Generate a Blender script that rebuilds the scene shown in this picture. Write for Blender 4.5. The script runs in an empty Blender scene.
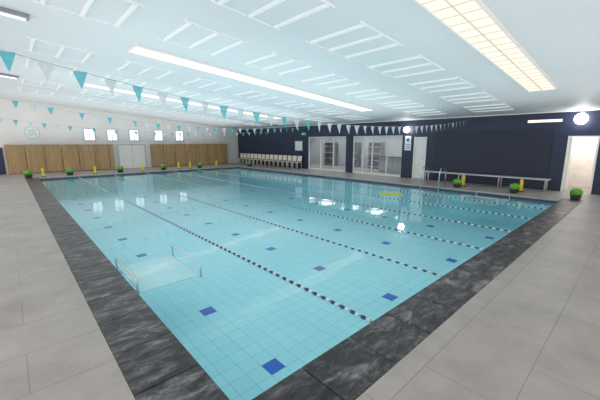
import bpy, bmesh, math, random
from mathutils import Vector, Matrix
random.seed(4)
C = bpy.context.scene.collection
sc = bpy.context.scene
sc.view_settings.view_transform = 'Standard'
sc.view_settings.look = 'None'
sc.view_settings.exposure = 0.0

# ------------------------------------------------------------- materials
def nt(name):
    m = bpy.data.materials.new(name); m.use_nodes = True
    t = m.node_tree; t.nodes.clear()
    out = t.nodes.new('ShaderNodeOutputMaterial')
    return m, t, out
def mat(name, col, rough=0.5, metal=0.0, var=0.06, scale=6.0, emit=0.0, bump=0.0, spec=0.5):
    m, t, out = nt(name)
    b = t.nodes.new('ShaderNodeBsdfPrincipled')
    b.inputs['Roughness'].default_value = rough
    b.inputs['Metallic'].default_value = metal
    b.inputs['Specular IOR Level'].default_value = spec
    tc = t.nodes.new('ShaderNodeTexCoord')
    n = t.nodes.new('ShaderNodeTexNoise'); n.inputs['Scale'].default_value = scale; n.inputs['Detail'].default_value = 4
    r = t.nodes.new('ShaderNodeValToRGB')
    lo = [max(0, c*(1-var)) for c in col]; hi = [min(1, c*(1+var)) for c in col]
    r.color_ramp.elements[0].color = (*lo, 1); r.color_ramp.elements[1].color = (*hi, 1)
    r.color_ramp.elements[0].position = .3; r.color_ramp.elements[1].position = .7
    t.links.new(tc.outputs['Object'], n.inputs['Vector'])
    t.links.new(n.outputs['Fac'], r.inputs['Fac'])
    t.links.new(r.outputs['Color'], b.inputs['Base Color'])
    if emit > 0:
        t.links.new(r.outputs['Color'], b.inputs['Emission Color'])
        b.inputs['Emission Strength'].default_value = emit
    if bump > 0:
        bp = t.nodes.new('ShaderNodeBump'); bp.inputs['Strength'].default_value = bump; bp.inputs['Distance'].default_value = .01
        t.links.new(n.outputs['Fac'], bp.inputs['Height']); t.links.new(bp.outputs['Normal'], b.inputs['Normal'])
    t.links.new(b.outputs['BSDF'], out.inputs['Surface'])
    return m
def tile_mat(name, c1, c2, mortar, w, h, ms, loc=(0,0,0), offset=0.0, rough=.4, noise=.1, nscale=2.0, rot=0.0, spec=.5):
    m, t, out = nt(name)
    b = t.nodes.new('ShaderNodeBsdfPrincipled'); b.inputs['Roughness'].default_value = rough
    b.inputs['Specular IOR Level'].default_value = spec
    tc = t.nodes.new('ShaderNodeTexCoord'); mp = t.nodes.new('ShaderNodeMapping')
    mp.inputs['Location'].default_value = loc; mp.inputs['Rotation'].default_value = (0, 0, rot)
    br = t.nodes.new('ShaderNodeTexBrick'); br.offset = offset
    br.inputs['Scale'].default_value = 1; br.inputs['Brick Width'].default_value = w; br.inputs['Row Height'].default_value = h
    br.inputs['Mortar Size'].default_value = ms; br.inputs['Mortar Smooth'].default_value = .1
    br.inputs['Color1'].default_value = (*c1, 1); br.inputs['Color2'].default_value = (*c2, 1); br.inputs['Mortar'].default_value = (*mortar, 1)
    n = t.nodes.new('ShaderNodeTexNoise'); n.inputs['Scale'].default_value = nscale; n.inputs['Detail'].default_value = 8; n.inputs['Roughness'].default_value = .65
    mr = t.nodes.new('ShaderNodeMapRange'); mr.inputs['From Min'].default_value = .3; mr.inputs['From Max'].default_value = .7
    mr.inputs['To Min'].default_value = 1-noise; mr.inputs['To Max'].default_value = 1+noise
    mx = t.nodes.new('ShaderNodeVectorMath'); mx.operation = 'SCALE'
    t.links.new(tc.outputs['Object'], mp.inputs['Vector']); t.links.new(mp.outputs['Vector'], br.inputs['Vector'])
    t.links.new(tc.outputs['Object'], n.inputs['Vector']); t.links.new(n.outputs['Fac'], mr.inputs['Value'])
    t.links.new(br.outputs['Color'], mx.inputs[0]); t.links.new(mr.outputs['Result'], mx.inputs['Scale'])
    t.links.new(mx.outputs['Vector'], b.inputs['Base Color'])
    t.links.new(b.outputs['BSDF'], out.inputs['Surface'])
    return m
def emis(name, col, s):
    m, t, out = nt(name)
    e = t.nodes.new('ShaderNodeEmission'); e.inputs['Color'].default_value = (*col, 1); e.inputs['Strength'].default_value = s
    t.links.new(e.outputs[0], out.inputs['Surface']); return m
def clear(name, tint, f0, bumpscale=None, bump=0.0, rough=0.0, top=1.0):
    m, t, out = nt(name)
    tr = t.nodes.new('ShaderNodeBsdfTransparent'); tr.inputs['Color'].default_value = (*tint, 1)
    g = t.nodes.new('ShaderNodeBsdfGlossy'); g.inputs['Roughness'].default_value = rough
    lw = t.nodes.new('ShaderNodeLayerWeight'); lw.inputs['Blend'].default_value = .5
    pw = t.nodes.new('ShaderNodeMath'); pw.operation = 'POWER'; pw.inputs[1].default_value = 5
    ma = t.nodes.new('ShaderNodeMath'); ma.operation = 'MULTIPLY_ADD'; ma.inputs[1].default_value = top-f0; ma.inputs[2].default_value = f0
    mx = t.nodes.new('ShaderNodeMixShader')
    if bumpscale:
        tc = t.nodes.new('ShaderNodeTexCoord')
        n = t.nodes.new('ShaderNodeTexNoise'); n.inputs['Scale'].default_value = bumpscale; n.inputs['Detail'].default_value = 2
        bp = t.nodes.new('ShaderNodeBump'); bp.inputs['Strength'].default_value = bump; bp.inputs['Distance'].default_value = .02
        t.links.new(tc.outputs['Object'], n.inputs['Vector']); t.links.new(n.outputs['Fac'], bp.inputs['Height'])
        t.links.new(bp.outputs['Normal'], g.inputs['Normal'])
    t.links.new(lw.outputs['Facing'], pw.inputs[0]); t.links.new(pw.outputs[0], ma.inputs[0])
    t.links.new(ma.outputs[0], mx.inputs[0]); t.links.new(tr.outputs[0], mx.inputs[1]); t.links.new(g.outputs[0], mx.inputs[2])
    t.links.new(mx.outputs[0], out.inputs['Surface']); return m
def fabric(name, col):
    m, t, out = nt(name)
    tc = t.nodes.new('ShaderNodeTexCoord'); n = t.nodes.new('ShaderNodeTexNoise'); n.inputs['Scale'].default_value = 25
    r = t.nodes.new('ShaderNodeValToRGB'); r.color_ramp.elements[0].color = (*[c*.9 for c in col], 1); r.color_ramp.elements[1].color = (*[min(1, c*1.08) for c in col], 1)
    d = t.nodes.new('ShaderNodeBsdfDiffuse'); tl = t.nodes.new('ShaderNodeBsdfTranslucent'); tp = t.nodes.new('ShaderNodeBsdfTransparent')
    a = t.nodes.new('ShaderNodeMixShader'); a.inputs[0].default_value = .4; b = t.nodes.new('ShaderNodeMixShader'); b.inputs[0].default_value = .12
    L = t.links.new
    L(tc.outputs['Object'], n.inputs['Vector']); L(n.outputs['Fac'], r.inputs['Fac']); L(r.outputs[0], d.inputs[0]); L(r.outputs[0], tl.inputs[0])
    L(d.outputs[0], a.inputs[1]); L(tl.outputs[0], a.inputs[2]); L(a.outputs[0], b.inputs[1]); L(tp.outputs[0], b.inputs[2]); L(b.outputs[0], out.inputs['Surface'])
    return m
def slate():
    m, t, out = nt('slate')
    b = t.nodes.new('ShaderNodeBsdfPrincipled'); b.inputs['Roughness'].default_value = .36
    tc = t.nodes.new('ShaderNodeTexCoord'); geo = t.nodes.new('ShaderNodeNewGeometry')
    mul = t.nodes.new('ShaderNodeMath'); mul.operation = 'MULTIPLY'; mul.inputs[1].default_value = 37
    add = t.nodes.new('ShaderNodeVectorMath'); add.operation = 'ADD'
    mp = t.nodes.new('ShaderNodeMapping'); mp.inputs['Rotation'].default_value = (0, 0, .8); mp.inputs['Scale'].default_value = (1, 2.3, 1)
    n = t.nodes.new('ShaderNodeTexNoise'); n.inputs['Scale'].default_value = 3.6; n.inputs['Detail'].default_value = 14
    n.inputs['Roughness'].default_value = .76; n.inputs['Distortion'].default_value = .4
    r = t.nodes.new('ShaderNodeValToRGB'); e = r.color_ramp.elements
    e[0].position = .40; e[0].color = (.010, .009, .011, 1); e[1].position = .70; e[1].color = (.34, .32, .32, 1)
    k = e.new(.49); k.color = (.038, .036, .040, 1); k = e.new(.56); k.color = (.11, .103, .106, 1)
    mr = t.nodes.new('ShaderNodeMapRange'); mr.inputs['To Min'].default_value = .7; mr.inputs['To Max'].default_value = 1.25
    sc_ = t.nodes.new('ShaderNodeVectorMath'); sc_.operation = 'SCALE'
    bp = t.nodes.new('ShaderNodeBump'); bp.inputs['Strength'].default_value = .45; bp.inputs['Distance'].default_value = .01
    L = t.links.new
    L(geo.outputs['Random Per Island'], mul.inputs[0]); L(tc.outputs['Object'], mp.inputs['Vector']); L(mp.outputs[0], add.inputs[0]); L(mul.outputs[0], add.inputs[1])
    L(add.outputs[0], n.inputs['Vector']); L(n.outputs['Fac'], r.inputs['Fac']); L(r.outputs['Color'], sc_.inputs[0])
    L(geo.outputs['Random Per Island'], mr.inputs['Value']); L(mr.outputs['Result'], sc_.inputs['Scale'])
    L(sc_.outputs[0], b.inputs['Base Color']); L(n.outputs['Fac'], bp.inputs['Height']); L(bp.outputs['Normal'], b.inputs['Normal'])
    L(b.outputs['BSDF'], out.inputs['Surface']); return m
def wood():
    m, t, out = nt('cedar_slats')
    b = t.nodes.new('ShaderNodeBsdfPrincipled'); b.inputs['Roughness'].default_value = .5
    tc = t.nodes.new('ShaderNodeTexCoord'); geo = t.nodes.new('ShaderNodeNewGeometry')
    mp = t.nodes.new('ShaderNodeMapping'); mp.inputs['Scale'].default_value = (10, 10, .8)
    n = t.nodes.new('ShaderNodeTexNoise'); n.inputs['Scale'].default_value = 2.0; n.inputs['Detail'].default_value = 6
    r = t.nodes.new('ShaderNodeValToRGB'); e = r.color_ramp.elements
    e[0].position = .3; e[1].position = .7
    e[0].color = (.36, .22, .095, 1); e[1].color = (.53, .355, .18, 1)
    mr = t.nodes.new('ShaderNodeMapRange'); mr.inputs['To Min'].default_value = .85; mr.inputs['To Max'].default_value = 1.08
    s = t.nodes.new('ShaderNodeVectorMath'); s.operation = 'SCALE'
    L = t.links.new
    L(tc.outputs['Object'], mp.inputs['Vector']); L(mp.outputs[0], n.inputs['Vector']); L(n.outputs['Fac'], r.inputs['Fac'])
    L(geo.outputs['Random Per Island'], mr.inputs['Value']); L(r.outputs['Color'], s.inputs[0]); L(mr.outputs[0], s.inputs['Scale'])
    L(s.outputs[0], b.inputs['Base Color']); L(b.outputs[0], out.inputs['Surface']); return m

M = dict(
 deck=tile_mat('deck_tiles', (.365,.33,.305), (.39,.355,.33), (.275,.25,.23), 1.2, .6, .005, loc=(.1,.2,0), offset=.5, rough=.42, noise=.17, nscale=1.9),
 pool=tile_mat('pool_tiles', (.42,.83,.92), (.45,.86,.94), (.29,.69,.80), .225, .225, .006, loc=(-2.0375,-2.7375,0), rough=.5, noise=.04, nscale=.6),
 poolwall=mat('pool_wall_tiles', (.46,.85,.93), .5),
 poolblue=mat('navy_tile', (.0,.11,.60), .4), purple=mat('violet_tile', (.16,.13,.46), .4),
 band=mat('waterline_band', (.02,.05,.12), .3),
 slate=slate(), wood=wood(),
 water=clear('water', (.93,.995,1.0), .022, 2.4, .17, .05),
 glass=clear('glass', (.86,.91,.93), .06, top=.7),
 ceil=mat('ceiling_paint', (.68,.72,.755), .6, var=.02, scale=.6),
 batten=mat('ceiling_batten', (.88,.90,.92), .5, var=.01),
 white=mat('white_paint', (.78,.77,.755), .6, var=.03, scale=1),
 officew=mat('office_paint', (.55,.58,.60), .6, var=.04, scale=1),
 trimw=mat('white_frame', (.82,.82,.80), .4, var=.02),
 navy=mat('navy_paint', (.019,.028,.070), .5, var=.12, scale=1.2),
 navyd=mat('dark_navy', (.013,.018,.046), .5, var=.1),
 stripA=emis('tube_diffuser_cool', (1.0,.965,.86), 1.7), stripB=emis('tube_diffuser_warm', (1.0,.955,.84), 1.08),
 rib=mat('diffuser_rib', (.70,.61,.44), .5, emit=.2),
 lamp=emis('lamp_glow', (1,.99,.95), 14), panel=emis('office_panel', (.97,.99,1), 7), batt=emis('batten_glow', (1,.93,.80), 1.4), day=emis('daylight_pane', (.93,.97,1), 1.4),
 lobby=emis('lobby_lamp', (1,.96,.9), 12),
 chrome=mat('chrome', (.60,.63,.66), .2, 1.0, var=.03), plast=mat('white_plastic', (.82,.82,.82), .4, var=.03), cream=mat('cream_plastic', (.84,.78,.68), .45, var=.03),
 platf=mat('pale_aqua_board', (.54,.82,.88), .5, var=.03),
 bench=mat('aluminium', (.62,.63,.64), .35, .3, var=.05),
 bead_w=mat('float_white', (.66,.76,.82), .4), bead_n=mat('float_navy', (.03,.06,.17), .4), cable=mat('cable', (.3,.36,.4), .5),
 teal=fabric('teal_fabric', (.10,.48,.58)), flagw=fabric('white_fabric', (.60,.68,.72)), emblem=mat('emblem_blue', (.22,.46,.60), .5),
 leaf=mat('leaf_green', (.13,.40,.04), .55, var=.35, scale=30), pot=mat('dark_pot', (.02,.02,.022), .4),
 yellow=mat('yellow_plastic', (.80,.66,.06), .4), lime=mat('lime_foam', (.55,.62,.06), .6),
 grey=mat('grey_paint', (.25,.27,.29), .5), shelf=mat('pale_grey', (.5,.52,.54), .5), bluep=mat('blue_print', (.03,.20,.55), .5), black=mat('black_rubber', (.02,.02,.02), .5),
 exitg=emis('exit_green', (.05,.45,.20), .8), beige=mat('beige_wall', (.84,.80,.76), .6), red=mat('red_paint', (.6,.03,.02), .4),
)

# ------------------------------------------------------------- helpers
def bx(bm, x0, x1, y0, y1, z0, z1, mi=0):
    v = [bm.verts.new(p) for p in ((x0,y0,z0),(x1,y0,z0),(x1,y1,z0),(x0,y1,z0),(x0,y0,z1),(x1,y0,z1),(x1,y1,z1),(x0,y1,z1))]
    for f in ((3,2,1,0),(4,5,6,7),(0,1,5,4),(1,2,6,5),(2,3,7,6),(3,0,4,7)):
        fc = bm.faces.new([v[i] for i in f]); fc.material_index = mi
    return v
def cyl(bm, c, r0, r1, h, n=16, axis='Z', mi=0):
    a, b = [], []
    for i in range(n):
        t = 2*math.pi*i/n; p, q = math.cos(t), math.sin(t)
        def P(r, d):
            return {'Z': (c[0]+r*p, c[1]+r*q, c[2]+d), 'Y': (c[0]+r*p, c[1]+d, c[2]+r*q), 'X': (c[0]+d, c[1]+r*p, c[2]+r*q)}[axis]
        a.append(bm.verts.new(P(r0, 0))); b.append(bm.verts.new(P(r1, h)))
    for i in range(n):
        f = bm.faces.new((a[i], a[(i+1)%n], b[(i+1)%n], b[i])); f.material_index = mi; f.smooth = True
    f = bm.faces.new(a[::-1]); f.material_index = mi
    f = bm.faces.new(b); f.material_index = mi
def rnd(pts, r, n=5):
    pts = [Vector(p) for p in pts]; o = [pts[0]]
    for i in range(1, len(pts)-1):
        a, b, c = pts[i-1], pts[i], pts[i+1]
        d1 = (a-b); d2 = (c-b); k = min(r, d1.length*.49, d2.length*.49)
        p, q = b+d1.normalized()*k, b+d2.normalized()*k
        for j in range(n+1):
            t = j/n; o.append(p*(1-t)**2 + b*2*t*(1-t) + q*t*t)
    o.append(pts[-1]); return o
def tube(bm, pts, r, n=8):
    pts = [Vector(p) for p in pts]; rings = []
    up = Vector((0.13, 0.29, 1)).normalized()
    for i, p in enumerate(pts):
        t = (pts[min(i+1, len(pts)-1)] - pts[max(i-1, 0)]).normalized()
        s = up.cross(t)
        if s.length < .1: s = Vector((1, 0, 0)).cross(t)
        s.normalize(); w = t.cross(s)
        if rings and s.dot(ls) < 0: s = -s; w = -w
        ls = s
        rings.append([bm.verts.new(p + s*r*math.cos(2*math.pi*k/n) + w*r*math.sin(2*math.pi*k/n)) for k in range(n)])
    for a, b in zip(rings, rings[1:]):
        for k in range(n):
            f = bm.faces.new((a[k], a[(k+1)%n], b[(k+1)%n], b[k])); f.smooth = True
    bm.faces.new(rings[0][::-1]); bm.faces.new(rings[-1])
def obj(name, bm, mats, parent=None, loc=(0,0,0), label=None, cat=None, group=None, kind=None, bevel=0):
    bmesh.ops.recalc_face_normals(bm, faces=bm.faces[:])
    me = bpy.data.meshes.new(name); bm.to_mesh(me); bm.free()
    for m in (mats if isinstance(mats, (list, tuple)) else [mats]): me.materials.append(m)
    o = bpy.data.objects.new(name, me); C.objects.link(o); o.location = loc
    if parent: o.parent = parent
    tag(o, label, cat, group, kind)
    if bevel:
        b = o.modifiers.new('bevel', 'BEVEL'); b.width = bevel; b.segments = 2; b.limit_method = 'ANGLE'
    return o
def tag(o, label=None, cat=None, group=None, kind=None):
    if label: o['label'] = label
    if cat: o['category'] = cat
    if group: o['group'] = group
    if kind: o['kind'] = kind
def empty(name, loc, label, cat, group=None, rz=0):
    e = bpy.data.objects.new(name, None); e.empty_display_size = .1; C.objects.link(e); e.location = loc
    e.rotation_euler = (0, 0, rz); tag(e, label, cat, group); return e
def dup(root, loc, rz=None, label=None, s=None):
    r = root.copy(); C.objects.link(r); r.location = loc
    if rz is not None: r.rotation_euler = (0, 0, rz)
    if s: r.scale = (s, s, s)
    if label: r['label'] = label
    for ch in list(root.children):
        c = ch.copy(); C.objects.link(c); c.parent = r; c.matrix_parent_inverse = ch.matrix_parent_inverse.copy()
        for g in list(ch.children):
            k = g.copy(); C.objects.link(k); k.parent = c
    return r
B = bmesh.new

# ------------------------------------------------------------- dimensions
PX0, PX1, PY0, PY1 = .93, 12.7, 1.65, 20.8
WX, WY = 15.0, 24.5           # dark wall, white wall
RX0, RY0 = -3.0, -4.0
def cz(x): return 4.19 - .086*x
WZ = -.09                      # water level

# floor with pool hole
bm = B(); ox0, ox1, oy0, oy1 = PX0-.48, PX1+.40, PY0-.48, PY1+.40
bx(bm, RX0, ox0, RY0, WY, -.2, 0); bx(bm, ox1, WX+5, RY0, WY, -.2, 0)
bx(bm, ox0, ox1, RY0, oy0, -.2, 0); bx(bm, ox0, ox1, oy1, WY, -.2, 0)
obj('floor', bm, M['deck'], kind='structure', label='grey stone-look pool deck tiles')

# pool
pool = empty('swimming_pool', (0,0,0), 'large rectangular tiled swimming pool with dark slate coping', 'swimming pool')
pool.location = (PX0, PY0, -1.0)
off = Vector((PX0, PY0, -1.0))
def pobj(name, bm, mats, **k):
    o = obj(name, bm, mats, parent=pool, **k); o.location = -off; return o
bm = B(); t = .12; zb = -1.0
bx(bm, PX0, PX1, PY0, PY1, zb-.1, zb, 0)
bx(bm, PX0-t, PX0, PY0-t, PY1+t, zb-.1, -.045, 1); bx(bm, PX1, PX1+t, PY0-t, PY1+t, zb-.1, -.045, 1)
bx(bm, PX0, PX1, PY0-t, PY0, zb-.1, -.045, 1); bx(bm, PX0, PX1, PY1, PY1+t, zb-.1, -.045, 1)
for i in range(4):
    for j in range(10):
        x, y = 2.15+2.7*i, 2.85+1.8*j; h = .108
        bx(bm, x-h, x+h, y-h, y+h, zb, zb+.003, 3 if (i == 1 and j == 1) else 2)
pobj('basin', bm, [M['pool'], M['poolwall'], M['poolblue'], M['purple']])
# thin dark strip at the waterline of the two far walls
bm = B()
bx(bm, PX1-.006, PX1, PY0, PY1, -.2, -.045); bx(bm, PX0, PX1, PY1-.006, PY1, -.2, -.045)
pobj('waterline_strip', bm, M['band'])
# slate coping slabs
bm = B(); g = .004
def slabs(along, a0, a1, b0, b1, L=.62):
    n = max(1, round((a1-a0)/L)); s = (a1-a0)/n
    for i in range(n):
        p, q = a0+i*s+g, a0+(i+1)*s-g
        if along == 'Y': bx(bm, b0+g, b1, p, q, -.045, .006)
        else: bx(bm, p, q, b0+g, b1, -.045, .006)
slabs('Y', PY0, oy1, ox0, PX0+.015); slabs('X', PX0, ox1, oy0, PY0+.015)
bx(bm, ox0+g, PX0-g, oy0+g, PY0-g, -.045, .006)
pobj('coping', bm, M['slate'], bevel=.004, label='dark mottled slate coping slabs')
bm = B()
slabs('Y', PY0+.02, oy1, PX1-.015, ox1); slabs('X', PX0+.02, PX1-.02, PY1-.015, oy1)
pobj('coping', bm, M['deck'], bevel=.004, label='pale grey coping slabs')

bm = B()
vs = [bm.verts.new(p) for p in ((PX0+.002,PY0+.002,WZ),(PX1-.008,PY0+.002,WZ),(PX1-.008,PY1-.008,WZ),(PX0+.002,PY1-.008,WZ))]
bm.faces.new(vs)
obj('pool_water', bm, M['water'], label='calm clear pale-blue pool water with soft reflections', cat='water', kind='stuff')

# ------------------------------------------------------------- room shell
bm = B()
def cbox(bm, x0, x1, y0, y1, d0, d1, mi=0):
    v = bx(bm, x0, x1, y0, y1, 0, 1, mi)
    for i, k in enumerate(v): k.co.z = cz(k.co.x) + (d0 if i < 4 else d1)
cbox(bm, RX0, WX+.2, RY0, WY+.2, 0, .15)
obj('ceiling', bm, M['ceil'], kind='structure')
# battens
rows = [(3.55,4.85),(5.95,7.25),(9.8,11.1),(12.1,13.4),(16.0,17.3),(18.5,19.8)]
n_ = 1
for ri, (a, b) in enumerate(rows):
    bm = B(); x = .7
    while x < 13.4:
        for xx in (x, x+.55, x+1.1): cbox(bm, xx, xx+.055, a, b, -.04, .01)
        cbox(bm, x-.1, x+1.26, a-.03, a-.003, -.025, .01)
        cbox(bm, x-.1, x+1.26, b+.003, b+.03, -.025, .01)
        x += 2.0
    obj('trim_%d' % n_, bm, M['batten'], kind='structure'); n_ += 1

# white far wall
bm = B(); v = bx(bm, RX0, WX+.2, WY, WY+.2, 0, 1)
for k in v[4:]: k.co.z = cz(k.co.x)+.02
obj('wall_back', bm, M['white'], kind='structure')
# dark wall with openings
bm = B(); T = WX+.2; H = cz(WX)+.02
D0, D1 = 1.17, 2.02
ops = [(D0,D1,2.02),(7.3,7.95,2.05),(8.6,11.8,2.15),(12.3,15.6,2.15)]
y = -.2+RY0+.2
for (a, b, z) in ops:
    bx(bm, WX, T, y, a, 0, H); bx(bm, WX, T, a, b, z, H); y = b
bx(bm, WX, T, y, WY, 0, H)
obj('wall_right', bm, M['navy'], kind='structure')
# white cornice between dark wall and ceiling
bm = B(); bx(bm, WX-.05, WX, RY0, WY, cz(WX)-.03, cz(WX)+.004); obj('trim_%d' % n_, bm, M['trimw'], kind='structure'); n_ += 1
# darker cladding panel behind the bench
bm = B(); bx(bm, WX-.03, WX, 2.45, 6.9, .5, 2.3); obj('trim_%d' % n_, bm, M['navyd'], kind='structure'); n_ += 1
bm = B(); bx(bm, WX-.02, WX, 8.0, 8.55, 0, .1); bx(bm, WX-.02, WX, 15.65, WY-.01, 0, .1); bx(bm, WX-.02, WX, 2.1, 7.25, 0, .1)
obj('baseboard_right', bm, M['navyd'], kind='structure')
# office behind glass
def room(pre, x0, x1, y0, y1, h, m):
    bm = B()
    bx(bm, x1, x1+.1, y0-.1, y1+.1, 0, h)
    obj('wall_%s_back' % pre, bm, m, kind='structure')
    bm = B(); bx(bm, x0, x1, y0-.1, y0, 0, h); obj('wall_%s_near' % pre, bm, m, kind='structure')
    bm = B(); bx(bm, x0, x1, y1, y1+.1, 0, h); obj('wall_%s_far' % pre, bm, m, kind='structure')
    bm = B(); bx(bm, x0, x1+.1, y0-.1, y1+.1, h, h+.1); obj('ceiling_%s' % pre, bm, m, kind='structure')
room('office', T, 19.0, 7.2, 20.0, 2.6, M['officew'])
room('lobby', T, 17.2, .9, 2.3, 2.4, M['beige'])
def ceil_lamp(x0, x1, y0, y1, z, m):
    e = empty('ceiling_light', ((x0+x1)/2, (y0+y1)/2, z), 'square white ceiling light panel', 'light')
    bm = B(); w, d = (x1-x0)/2, (y1-y0)/2
    bx(bm, -w, w, -d, d, -.03, 0); obj('housing', bm, M['trimw'], parent=e)
    bm = B(); bx(bm, -w+.03, w-.03, -d+.03, d-.03, -.036, -.031); obj('diffuser', bm, m, parent=e)
for yy in (9.4, 11.6, 13.8, 16.0, 18.2): ceil_lamp(16.4, 18.0, yy-.5, yy+.5, 2.6, M['panel'])
ceil_lamp(15.6, 16.8, 1.2, 2.0, 2.4, M['lobby'])

# glazing
def glazing(idx, y0, y1, z1, mull, name='window'):
    e = bpy.data.objects.new('%s_%d' % (name, idx), None); C.objects.link(e); e.location = (WX+.1, y0, 0); tag(e, 'white-framed full height glass office front', kind='structure')
    bm = B(); w = .05; L = y1-y0
    bx(bm, -.04, .04, 0, L, 0, .08); bx(bm, -.04, .04, 0, L, z1-w, z1)
    for m_ in [0]+mull+[L-w]: bx(bm, -.04, .04, m_, m_+w, .08, z1-w)
    obj('frame', bm, M['trimw'], parent=e)
    bm = B(); bm.faces.new([bm.verts.new(p) for p in ((0,w,.08),(0,w,z1-w),(0,L-w,z1-w),(0,L-w,.08))]); obj('glass_pane', bm, M['glass'], parent=e)
glazing(1, 12.3, 15.6, 2.15, [1.05, 2.15]); glazing(2, 8.6, 11.8, 2.15, [.9, 1.85, 2.5])
# office contents
e = empty('reception_desk', (17.2, 10.2, 0), 'grey office reception desk with dark top', 'desk')
bm = B(); bx(bm, -.3, .3, -1, 1, 0, .9); bx(bm, -.33, -.3, -1, -.02, .1, .85); bx(bm, -.33, -.3, .02, 1, .1, .85); obj('body', bm, M['shelf'], parent=e, bevel=.01)
bm = B(); bx(bm, -.38, .34, -1.05, 1.05, .9, .94); obj('worktop', bm, M['navyd'], parent=e, bevel=.005)
for k, yy in enumerate((12.6, 14.6, 16.8)):
    e = empty('office_shelf', (18.6, yy, 0), 'tall grey office shelving unit', 'shelf', 'office shelves')
    bm = B(); bx(bm, -.2, .2, -.5, -.46, 0, 1.8); bx(bm, -.2, .2, .46, .5, 0, 1.8); bx(bm, .17, .2, -.46, .46, 0, 1.8)
    obj('body', bm, M['grey'], parent=e)
    for z in (.1, .55, 1.0, 1.45, 1.77):
        bm = B(); bx(bm, -.2, .17, -.46, .46, z, z+.03); obj('shelf', bm, M['shelf'], parent=e)
# doors
def door(idx, y0, y1, z1, leaf=True):
    e = bpy.data.objects.new('door_%d' % idx, None); C.objects.link(e); e.location = (WX, y0, 0); tag(e, 'white framed interior door', kind='structure')
    L = y1-y0; w = .05
    bm = B(); bx(bm, -.02, .2, 0, w, 0, z1); bx(bm, -.02, .2, L-w, L, 0, z1); bx(bm, -.02, .2, w, L-w, z1-w, z1); obj('door_frame', bm, M['trimw'], parent=e)
    if leaf:
        bm = B(); bx(bm, .05, .09, w, L-w, .01, z1-w); obj('door_leaf', bm, M['trimw'], parent=e, bevel=.004)
        bm = B(); tube(bm, rnd([(.05,.12,1.0),(0.0,.12,1.0),(0.0,.22,1.0)], .02), .009); obj('handle', bm, M['chrome'], parent=e)
    else:
        bm = B(); bx(bm, .2, .2+L-w*2, L-w-.04, L-w, .01, z1-w); obj('door_leaf', bm, M['trimw'], parent=e, bevel=.004)
door(1, D0, D1, 2.02, False); door(2, 7.3, 7.95, 2.05, True)
# dark door on white wall
e = bpy.data.objects.new('door_3', None); C.objects.link(e); e.location = (-1.1, WY, 0); tag(e, 'dark navy door', kind='structure')
bm = B(); bx(bm, 0, .85, -.04, 0, 0, 1.5); obj('door_leaf', bm, M['navy'], parent=e)
bm = B(); bx(bm, .3, .5, -.05, -.04, .6, 1.0); obj('sign_panel', bm, M['red'], parent=e)
# plain white double door between timber screens
e = bpy.data.objects.new('door_4', None); C.objects.link(e); e.location = (5.5, WY, 0); tag(e, 'plain white double door', kind='structure')
bm = B(); bx(bm, 0, .06, -.06, 0, 0, 1.66); bx(bm, 1.74, 1.8, -.06, 0, 0, 1.66); bx(bm, .06, 1.74, -.06, 0, 1.6, 1.66); obj('door_frame', bm, M['shelf'], parent=e)
for xx in (.06, .905):
    bm = B(); bx(bm, xx, xx+.83, -.04, 0, .01, 1.6); obj('door_leaf', bm, M['trimw'], parent=e)
# high windows
for i, (a, b) in enumerate(((3.65,4.3),(4.95,5.6),(6.3,6.95),(7.95,8.6),(9.5,10.15))):
    e = bpy.data.objects.new('window_%d' % (i+3), None); C.objects.link(e); e.location = (a, WY, 1.88); tag(e, 'small high white-framed window with bright daylight', kind='structure')
    L = b-a; Hh = .8; bm = B()
    bx(bm, 0, .05, -.05, 0, 0, Hh); bx(bm, L-.05, L, -.05, 0, 0, Hh); bx(bm, .05, L-.05, -.05, 0, 0, .05); bx(bm, .05, L-.05, -.05, 0, Hh-.05, Hh)
    bx(bm, L/2-.015, L/2+.015, -.04, 0, .05, Hh-.05)
    obj('frame', bm, M['shelf'], parent=e)
    bm = B(); bx(bm, .05, L-.05, -.02, -.005, .05, Hh-.05); obj('glass_pane', bm, M['day'], parent=e)

# timber screens
for (a, b) in ((-.16, 5.2), (7.6, 13.8)):
    e = empty('timber_screen', (a, WY-.28, 0), 'honey-brown vertical timber slat screen against white wall', 'screen', 'timber slat screens')
    L = b-a; bm = B(); n = int(L/.14)
    for i in range(n):
        x = i*L/n; gg = .002 if i % 6 else .035
        bx(bm, x+gg, x+L/n-.002, 0, .02, .04, 1.62)
    obj('slats', bm, M['wood'], parent=e)
    bm = B()
    for z in (.25, .85, 1.4): bx(bm, 0, L, .02, .06, z, z+.09)
    k = 0
    while k <= 4: bx(bm, k*(L-.09)/4, k*(L-.09)/4+.09, .06, .14, 0, 1.6); k += 1
    obj('frame', bm, M['wood'], parent=e)
    bm = B(); bx(bm, -.02, L+.02, -.02, .1, 1.62, 1.66); obj('cap_rail', bm, M['wood'], parent=e)

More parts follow.
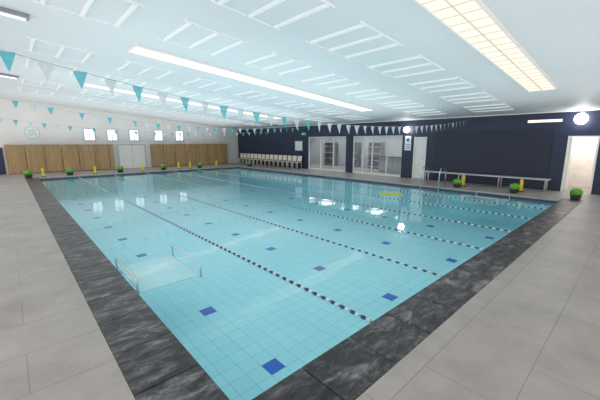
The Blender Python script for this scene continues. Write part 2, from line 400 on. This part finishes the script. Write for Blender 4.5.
# round club sign on white wall
e = empty('wall_sign', (1.15, WY, 2.35), 'round white wall sign with blue wave emblem', 'sign')
bm = B(); cyl(bm, (0,-.03,0), .38, .38, .03, 32, 'Y'); obj('board', bm, M['trimw'], parent=e)
bm = B()
for i in range(32):
    t0 = 2*math.pi*i/32; t1 = 2*math.pi*(i+1)/32
    q = [(.36*math.cos(t0), .36*math.sin(t0)), (.36*math.cos(t1), .36*math.sin(t1)), (.335*math.cos(t1), .335*math.sin(t1)), (.335*math.cos(t0), .335*math.sin(t0))]
    bm.faces.new([bm.verts.new((p[0], -.034, p[1])) for p in q])
bmesh.ops.remove_doubles(bm, verts=bm.verts[:], dist=.001)
obj('ring', bm, M['emblem'], parent=e)
for zz in (-.12, .0, .12):
    bm = B()
    for i in range(12):
        x0, x1 = -.21+i*.035, -.21+(i+1)*.035; f = lambda x: zz+.035*math.sin(x*20)
        bm.faces.new([bm.verts.new(p) for p in ((x0,-.034,f(x0)),(x1,-.034,f(x1)),(x1,-.034,f(x1)+.035),(x0,-.034,f(x0)+.035))])
    bmesh.ops.remove_doubles(bm, verts=bm.verts[:], dist=.001)
    obj('wave', bm, M['emblem'], parent=e)

# ------------------------------------------------------------- ceiling light strips
tilt = math.atan(.086)
def strip(x0, x1, y0, y1, m, lab):
    e = empty('ceiling_light', (x0, y0, cz(x0)), lab, 'light', 'ceiling light strips')
    e.rotation_euler = (0, tilt, 0); L = (x1-x0)/math.cos(tilt); W = y1-y0
    bm = B(); bx(bm, 0, L, 0, .03, -.06, 0); bx(bm, 0, L, W-.03, W, -.06, 0); bx(bm, 0, .03, .03, W-.03, -.06, 0); bx(bm, L-.03, L, .03, W-.03, -.06, 0)
    obj('frame', bm, M['trimw'], parent=e)
    bm = B(); bx(bm, .03, L-.03, .03, W-.03, -.045, -.02); obj('diffuser', bm, m, parent=e)
    bm = B(); n = int(L/.31)
    for i in range(1, n): bx(bm, i*L/n-.012, i*L/n+.012, .03, W-.03, -.052, -.046)
    bx(bm, .03, L-.03, W/2-.014, W/2+.014, -.052, -.046)
    obj('louvre_ribs', bm, M['rib'], parent=e)
strip(2.4, 11.7, 8.1, 8.75, M['stripA'], 'long recessed ceiling light strip with white diffuser')
strip(2.4, 11.0, 1.85, 2.5, M['stripB'], 'long recessed ceiling light strip with warm gridded diffuser')
strip(2.4, 11.7, 14.3, 14.95, M['stripA'], 'long recessed ceiling light strip with white diffuser')
for yy in (8.2, 15.7):
    e = empty('batten_light', (.0, yy, cz(.0)), 'short grey fluorescent batten on the ceiling', 'light', 'ceiling battens'); e.rotation_euler = (0, tilt, 0)
    bm = B(); bx(bm, -.7, .6, -.1, .1, -.07, 0); obj('body', bm, M['grey'], parent=e)
    bm = B(); cyl(bm, (-.65,0,-.09), .025, .025, 1.2, 10, 'X'); obj('tube', bm, M['day'], parent=e)

# wall lamps on dark wall
for (yy, zz, rr) in ((1.72, 2.6, .19), (8.3, 2.42, .15)):
    e = empty('wall_lamp', (WX, yy, zz), 'bright round glowing wall lamp on dark wall', 'lamp', 'round wall lamps')
    bm = B(); cyl(bm, (-.05,0,0), .08, .08, .05, 24, 'X'); obj('base', bm, M['trimw'], parent=e)
    bm = B(); bmesh.ops.create_uvsphere(bm, u_segments=20, v_segments=12, radius=rr, matrix=Matrix.Translation((-rr-.03, 0, 0)))
    for f in bm.faces: f.smooth = True
    obj('lamp_shade', bm, M['lamp'], parent=e)
e = empty('batten_light', (WX, 2.25, 2.58), 'warm white batten light mounted high on dark wall', 'light')
bm = B(); bx(bm, -.08, 0, 0, 1.05, -.05, .05); obj('body', bm, M['trimw'], parent=e)
bm = B(); bx(bm, -.1, -.081, .03, 1.02, -.045, .045); obj('diffuser', bm, M['batt'], parent=e)

# signs on dark wall
def text_obj(s, size, m, parent, loc, rot, ext=.002):
    cu = bpy.data.curves.new('lettering', 'FONT'); cu.body = s; cu.size = size; cu.extrude = ext; cu.align_x = 'CENTER'; cu.align_y = 'CENTER'
    tmp = bpy.data.objects.new('tmp', cu); C.objects.link(tmp); bpy.context.view_layer.update()
    me = bpy.data.meshes.new_from_object(tmp); bpy.data.objects.remove(tmp)
    o = bpy.data.objects.new('lettering', me); C.objects.link(o); me.materials.clear(); me.materials.append(m); o.parent = parent; o.location = loc; o.rotation_euler = rot
    return o
RW = (math.radians(90), 0, math.radians(-90))
e = empty('exit_sign', (WX, 16.0, 2.35), 'small green exit sign box on dark wall', 'sign')
bm = B(); bx(bm, -.06, 0, -.17, .17, -.08, .08); obj('box', bm, M['exitg'], parent=e)
text_obj('EXIT', .13, M['plast'], e, (-.063, 0, 0), RW)
e = empty('safety_sign', (WX, 8.28, 1.75), 'white pool safety sign with blue symbol', 'sign')
bm = B(); bx(bm, -.02, 0, -.17, .17, -.36, .36); obj('board', bm, M['plast'], parent=e)
bm = B(); cyl(bm, (-.026,0,.17), .09, .09, .006, 24, 'X'); obj('symbol', bm, M['bluep'], parent=e)
for zz in (-.08, -.18, -.28):
    bm = B(); bx(bm, -.026, -.02, -.12, .12, zz, zz+.03); obj('printed_line', bm, M['bluep'], parent=e)
e = empty('notice_board', (WX, 16.5, 1.55), 'white framed notice board on dark wall', 'sign')
bm = B(); bx(bm, -.03, 0, -.4, .4, -.35, .35); obj('frame', bm, M['grey'], parent=e)
bm = B(); bx(bm, -.035, -.031, -.36, .36, -.31, .31); obj('board', bm, M['plast'], parent=e)

# ------------------------------------------------------------- bunting
def bunting(Y, x0, x1, zf, lab, step=.37, w=.165, h=.235, whiteafter=99, first=.2):
    e = empty('pennant_bunting', (x0, Y, zf(x0)), lab, 'bunting', 'pennant lines'); o0 = Vector((x0, Y, zf(x0)))
    bm = B(); n = 40
    tube(bm, [Vector((x0+(x1-x0)*i/n, Y, zf(x0+(x1-x0)*i/n)))-o0 for i in range(n+1)], .004, 5)
    obj('cord', bm, M['cable'], parent=e)
    meshes = []
    for m in (M['teal'], M['flagw']):
        bm = B(); pr = []
        for j in range(5):
            t = j/4; hw = w/2*(1-t)+.004
            yy = .012*math.sin(t*5)
            pr.append([bm.verts.new((s*hw, yy, -h*t)) for s in (-1, 0, 1)])
        for a, b in zip(pr, pr[1:]):
            for k in range(2): bm.faces.new((a[k], a[k+1], b[k+1], b[k]))
        me = bpy.data.meshes.new('pennant'); bm.to_mesh(me); bm.free(); me.materials.append(m); meshes.append(me)
    x = x0+first; i = 0
    while x < x1-.1:
        wh = (i % 2 == 1) or x > whiteafter
        o = bpy.data.objects.new('pennant', meshes[1 if wh else 0]); C.objects.link(o); o.parent = e
        o.location = Vector((x, Y, zf(x)))-o0; o.rotation_euler = (random.uniform(-.06,.06), 0, random.uniform(-.3,.3))
        o['label'] = 'white triangular pennant' if wh else 'teal triangular pennant'
        x += step; i += 1
def para(zl, zm, zr, xm, x0, x1):
    return lambda x: zm + ((zl-zm)*((x-xm)/(x0-xm))**2 if x < xm else (zr-zm)*((x-xm)/(x1-xm))**2)
bunting(5.5, -1.8, 15.0, para(3.3, 2.25, 2.75, 7.2, -1.8, 15.0), 'string of teal and white triangular pennants across the pool', whiteafter=5.6, first=.45)
bunting(15.9, -1.8, 15.0, para(3.75, 2.55, 2.75, 8.5, -1.8, 15.0), 'string of teal and white triangular pennants across the pool', step=.5, w=.2, h=.27)
bunting(19.5, -1.8, 15.0, para(3.1, 2.35, 2.6, 7.5, -1.8, 15.0), 'string of teal and white triangular pennants across the pool', step=.5, w=.18, h=.24)

# ------------------------------------------------------------- lane ropes
def rope(x, r):
    e = empty('lane_rope', (x, PY0, WZ), 'lane rope of navy and white floats on the water', 'lane rope', 'lane ropes')
    bm = B(); tube(bm, [(0, 0.0, .0), (0, (PY1-PY0)/2, .0), (0, PY1-PY0, .0)], .006, 5); obj('cable', bm, M['cable'], parent=e)
    bm = B(); y = .12; i = 0; L = PY1-PY0-.15
    while y < L:
        cyl(bm, (0, y, .0), r, r, .045, 8, 'Y', i % 2 if y < 9 else (1 if i % 3 == 0 else 0)); y += .075; i += 1
    obj('floats', bm, [M['bead_w'], M['bead_n']], parent=e, kind='stuff')
for x, r in ((2.65,.022), (4.37,.017), (6.07,.017), (7.77,.017), (9.47,.017), (11.17,.017)): rope(x, r)

# ------------------------------------------------------------- teaching platform
def platform(loc, lx, ly, side):
    e = empty('teaching_platform', loc, 'pale shallow swim teaching platform with chrome rails at the water surface', 'platform', 'teaching platforms')
    bm = B()
    bx(bm, 0, lx, 0, ly, -.03, 0)
    obj('deck_board', bm, M['platf'], parent=e, bevel=.01)
    for x in (-.02, lx+.02):
        bm = B()
        tube(bm, rnd([(x, .02, -.06), (x, .02, .17), (x, ly-.02, .17), (x, ly-.02, -.06)], .09, 7), .013)
        obj('rail', bm, M['chrome'], parent=e)
    for y in (.15, ly-.15):
        bm = B()
        if side < 0: bx(bm, -.13, .1, y-.03, y+.03, -.07, -.031)
        else: bx(bm, lx-.1, lx+.13, y-.03, y+.03, -.07, -.031)
        obj('wall_bracket', bm, M['chrome'], parent=e)
platform((1.06, 4.3, WZ-.06), .84, 1.15, -1); platform((11.3, 3.0, WZ-.06), 1.26, 1.1, 1)

# ladder
e = empty('pool_ladder', (PX1, 5.5, 0), 'chrome grab-rail pool ladder at the pool edge', 'ladder')
for y in (0, .75):
    bm = B(); tube(bm, rnd([(.45, y, 0.0), (.45, y, .75), (-.12, y, .8), (-.12, y, -.9)], .28, 8), .02, 10); obj('rail', bm, M['chrome'], parent=e)
for z in (-.25, -.5, -.75):
    bm = B(); bx(bm, -.16, -.06, .02, .73, z, z+.03); obj('step', bm, M['plast'], parent=e)

# float mat
bm = B()
bx(bm, -.38, .38, -.2, .2, 0, .04)
for x in (-.2, 0, .2): bx(bm, x-.01, x+.01, -.2, .2, .04, .045)
o = obj('floating_mat', bm, M['lime'], loc=(10.2, 6.2, WZ-.01), label='lime yellow foam mat floating on water', cat='float', bevel=.015)
o.rotation_euler = (0, 0, -.7)

# ------------------------------------------------------------- bench
e = empty('bench', (14.35, 2.3, 0), 'long grey aluminium bench along the dark wall', 'bench')
bm = B()
for x in (0, .14, .28): bx(bm, x, x+.12, 0, 4.8, .42, .46)
obj('seat', bm, M['bench'], parent=e, bevel=.006)
for y in (.1, 1.6, 3.15, 4.65):
    bm = B(); tube(bm, rnd([(.03, y, 0), (.03, y, .4), (.37, y, .4), (.37, y, 0)], .05), .02); obj('leg', bm, M['bench'], parent=e)

# chairs
def chair0():
    e = empty('chair', (0,0,0), 'cream plastic chair in a row by the dark wall', 'chair', 'cream chairs by the wall')
    bm = B(); bx(bm, -.22, .22, -.22, .22, .42, .45); obj('seat', bm, M['cream'], parent=e, bevel=.012)
    bm = B(); v = bx(bm, .19, .22, -.21, .21, .5, .86)
    for k in v[4:]: k.co.x += .06
    for y in (-.17, .14): bx(bm, .19, .215, y, y+.03, .44, .55)
    obj('backrest', bm, M['cream'], parent=e, bevel=.01)
    for x in (-.19, .19):
        for y in (-.19, .19):
            bm = B(); tube(bm, [(x*1.1, y*1.1, 0), (x, y, .43)], .016, 6); obj('leg', bm, M['cream'], parent=e)
    return e
c0 = chair0(); c0.location = (14.55, 16.2, 0)
for i in range(1, 15): dup(c0, (14.55, 16.2+i*.53, 0))

# planters
def planter0():
    e = empty('potted_topiary', (0,0,0), 'low clipped green topiary dome in dark pot', 'plant', 'clipped topiary plants at the pool edge')
    bm = B(); cyl(bm, (0,0,0), .15, .18, .15, 20); cyl(bm, (0,0,.14), .19, .19, .03, 20); obj('pot', bm, M['pot'], parent=e)
    c0 = Vector((0,0,.28)); S = Vector((.20,.20,.16))
    bm = B(); bmesh.ops.create_icosphere(bm, subdivisions=3, radius=1)
    for v in bm.verts:
        d = v.co.normalized()*random.uniform(.97,1.03); v.co = c0+Vector((d.x*S.x,d.y*S.y,d.z*S.z))
    for i in range(700):
        n = Vector((random.gauss(0,1), random.gauss(0,1), random.gauss(0,1))).normalized(); d = n*.99
        c = c0+Vector((d.x*S.x,d.y*S.y,d.z*S.z))
        s = n.orthogonal().normalized(); s = Matrix.Rotation(random.uniform(0,6.28), 3, n) @ s
        u = n.cross(s)
        bm.faces.new([bm.verts.new(p) for p in (c-s*.01, c+u*.012+n*.008, c+s*.01+n*.01)])
    obj('foliage', bm, M['leaf'], parent=e); return e
p0 = planter0(); p0.location = (13.25, 5.05, 0); p0.scale = (.8,.8,.8)
for l in ((13.25,3.07,0),(13.25,1.38,0)): dup(p0, l, s=.8)
for l in ((.6,21.4,0),(2.35,21.4,0),(4.85,21.4,0),(7.4,21.4,0),(9.9,21.4,0),(13.3,20.2,0)): dup(p0, l, s=.9)
# yellow lane markers
def marker0():
    e = empty('lane_marker', (0,0,0), 'yellow upright lane marker post on black foot', 'marker', 'yellow lane markers')
    bm = B(); bx(bm, -.10, .10, -.10, .10, 0, .03); obj('base', bm, M['black'], parent=e, bevel=.01)
    bm = B(); v = bx(bm, -.05, .05, -.05, .05, .03, .46)
    for k in v[4:]: k.co.x *= .95; k.co.y *= .95
    obj('body', bm, M['yellow'], parent=e, bevel=.012); return e
m0 = marker0(); m0.location = (13.75, 5.0, 0)
for l in ((13.75,2.98,0),(3.55,21.4,0),(6.1,21.4,0),(8.4,21.4,0),(9.2,21.4,0),(1.2,21.4,0),(11.2,21.4,0)): dup(m0, l)

# ------------------------------------------------------------- added fill lights without fixtures, facing up to brighten the ceiling
def added_fill_light(x, y, z, sx, sy, p, col=(1,.975,.945)):
    l = bpy.data.lights.new('added_fill_light', 'AREA'); l.shape = 'RECTANGLE'; l.size = sx; l.size_y = sy; l.energy = p; l.color = col
    o = bpy.data.objects.new('added_fill_light', l); C.objects.link(o); o.location = (x, y, z); o.rotation_euler = (math.pi, 0, 0)
for y, p in ((1.5,115), (8,143), (14.5,163), (21,160)): added_fill_light(6.5, y, 1.9, 13, 5.5, p)
w = bpy.data.worlds.new('world'); sc.world = w; w.use_nodes = True
bg = w.node_tree.nodes['Background']; bg.inputs['Color'].default_value = (1,.975,.95,1); bg.inputs['Strength'].default_value = 1.6
cam = bpy.data.cameras.new('camera'); co = bpy.data.objects.new('camera', cam); C.objects.link(co); sc.camera = co
cam.lens = 18.9; cam.sensor_width = 36; cam.clip_start = .05; cam.clip_end = 200
co.location = (0, 0, 1.8); co.rotation_euler = (math.radians(79.6), 0, math.radians(-42.45))
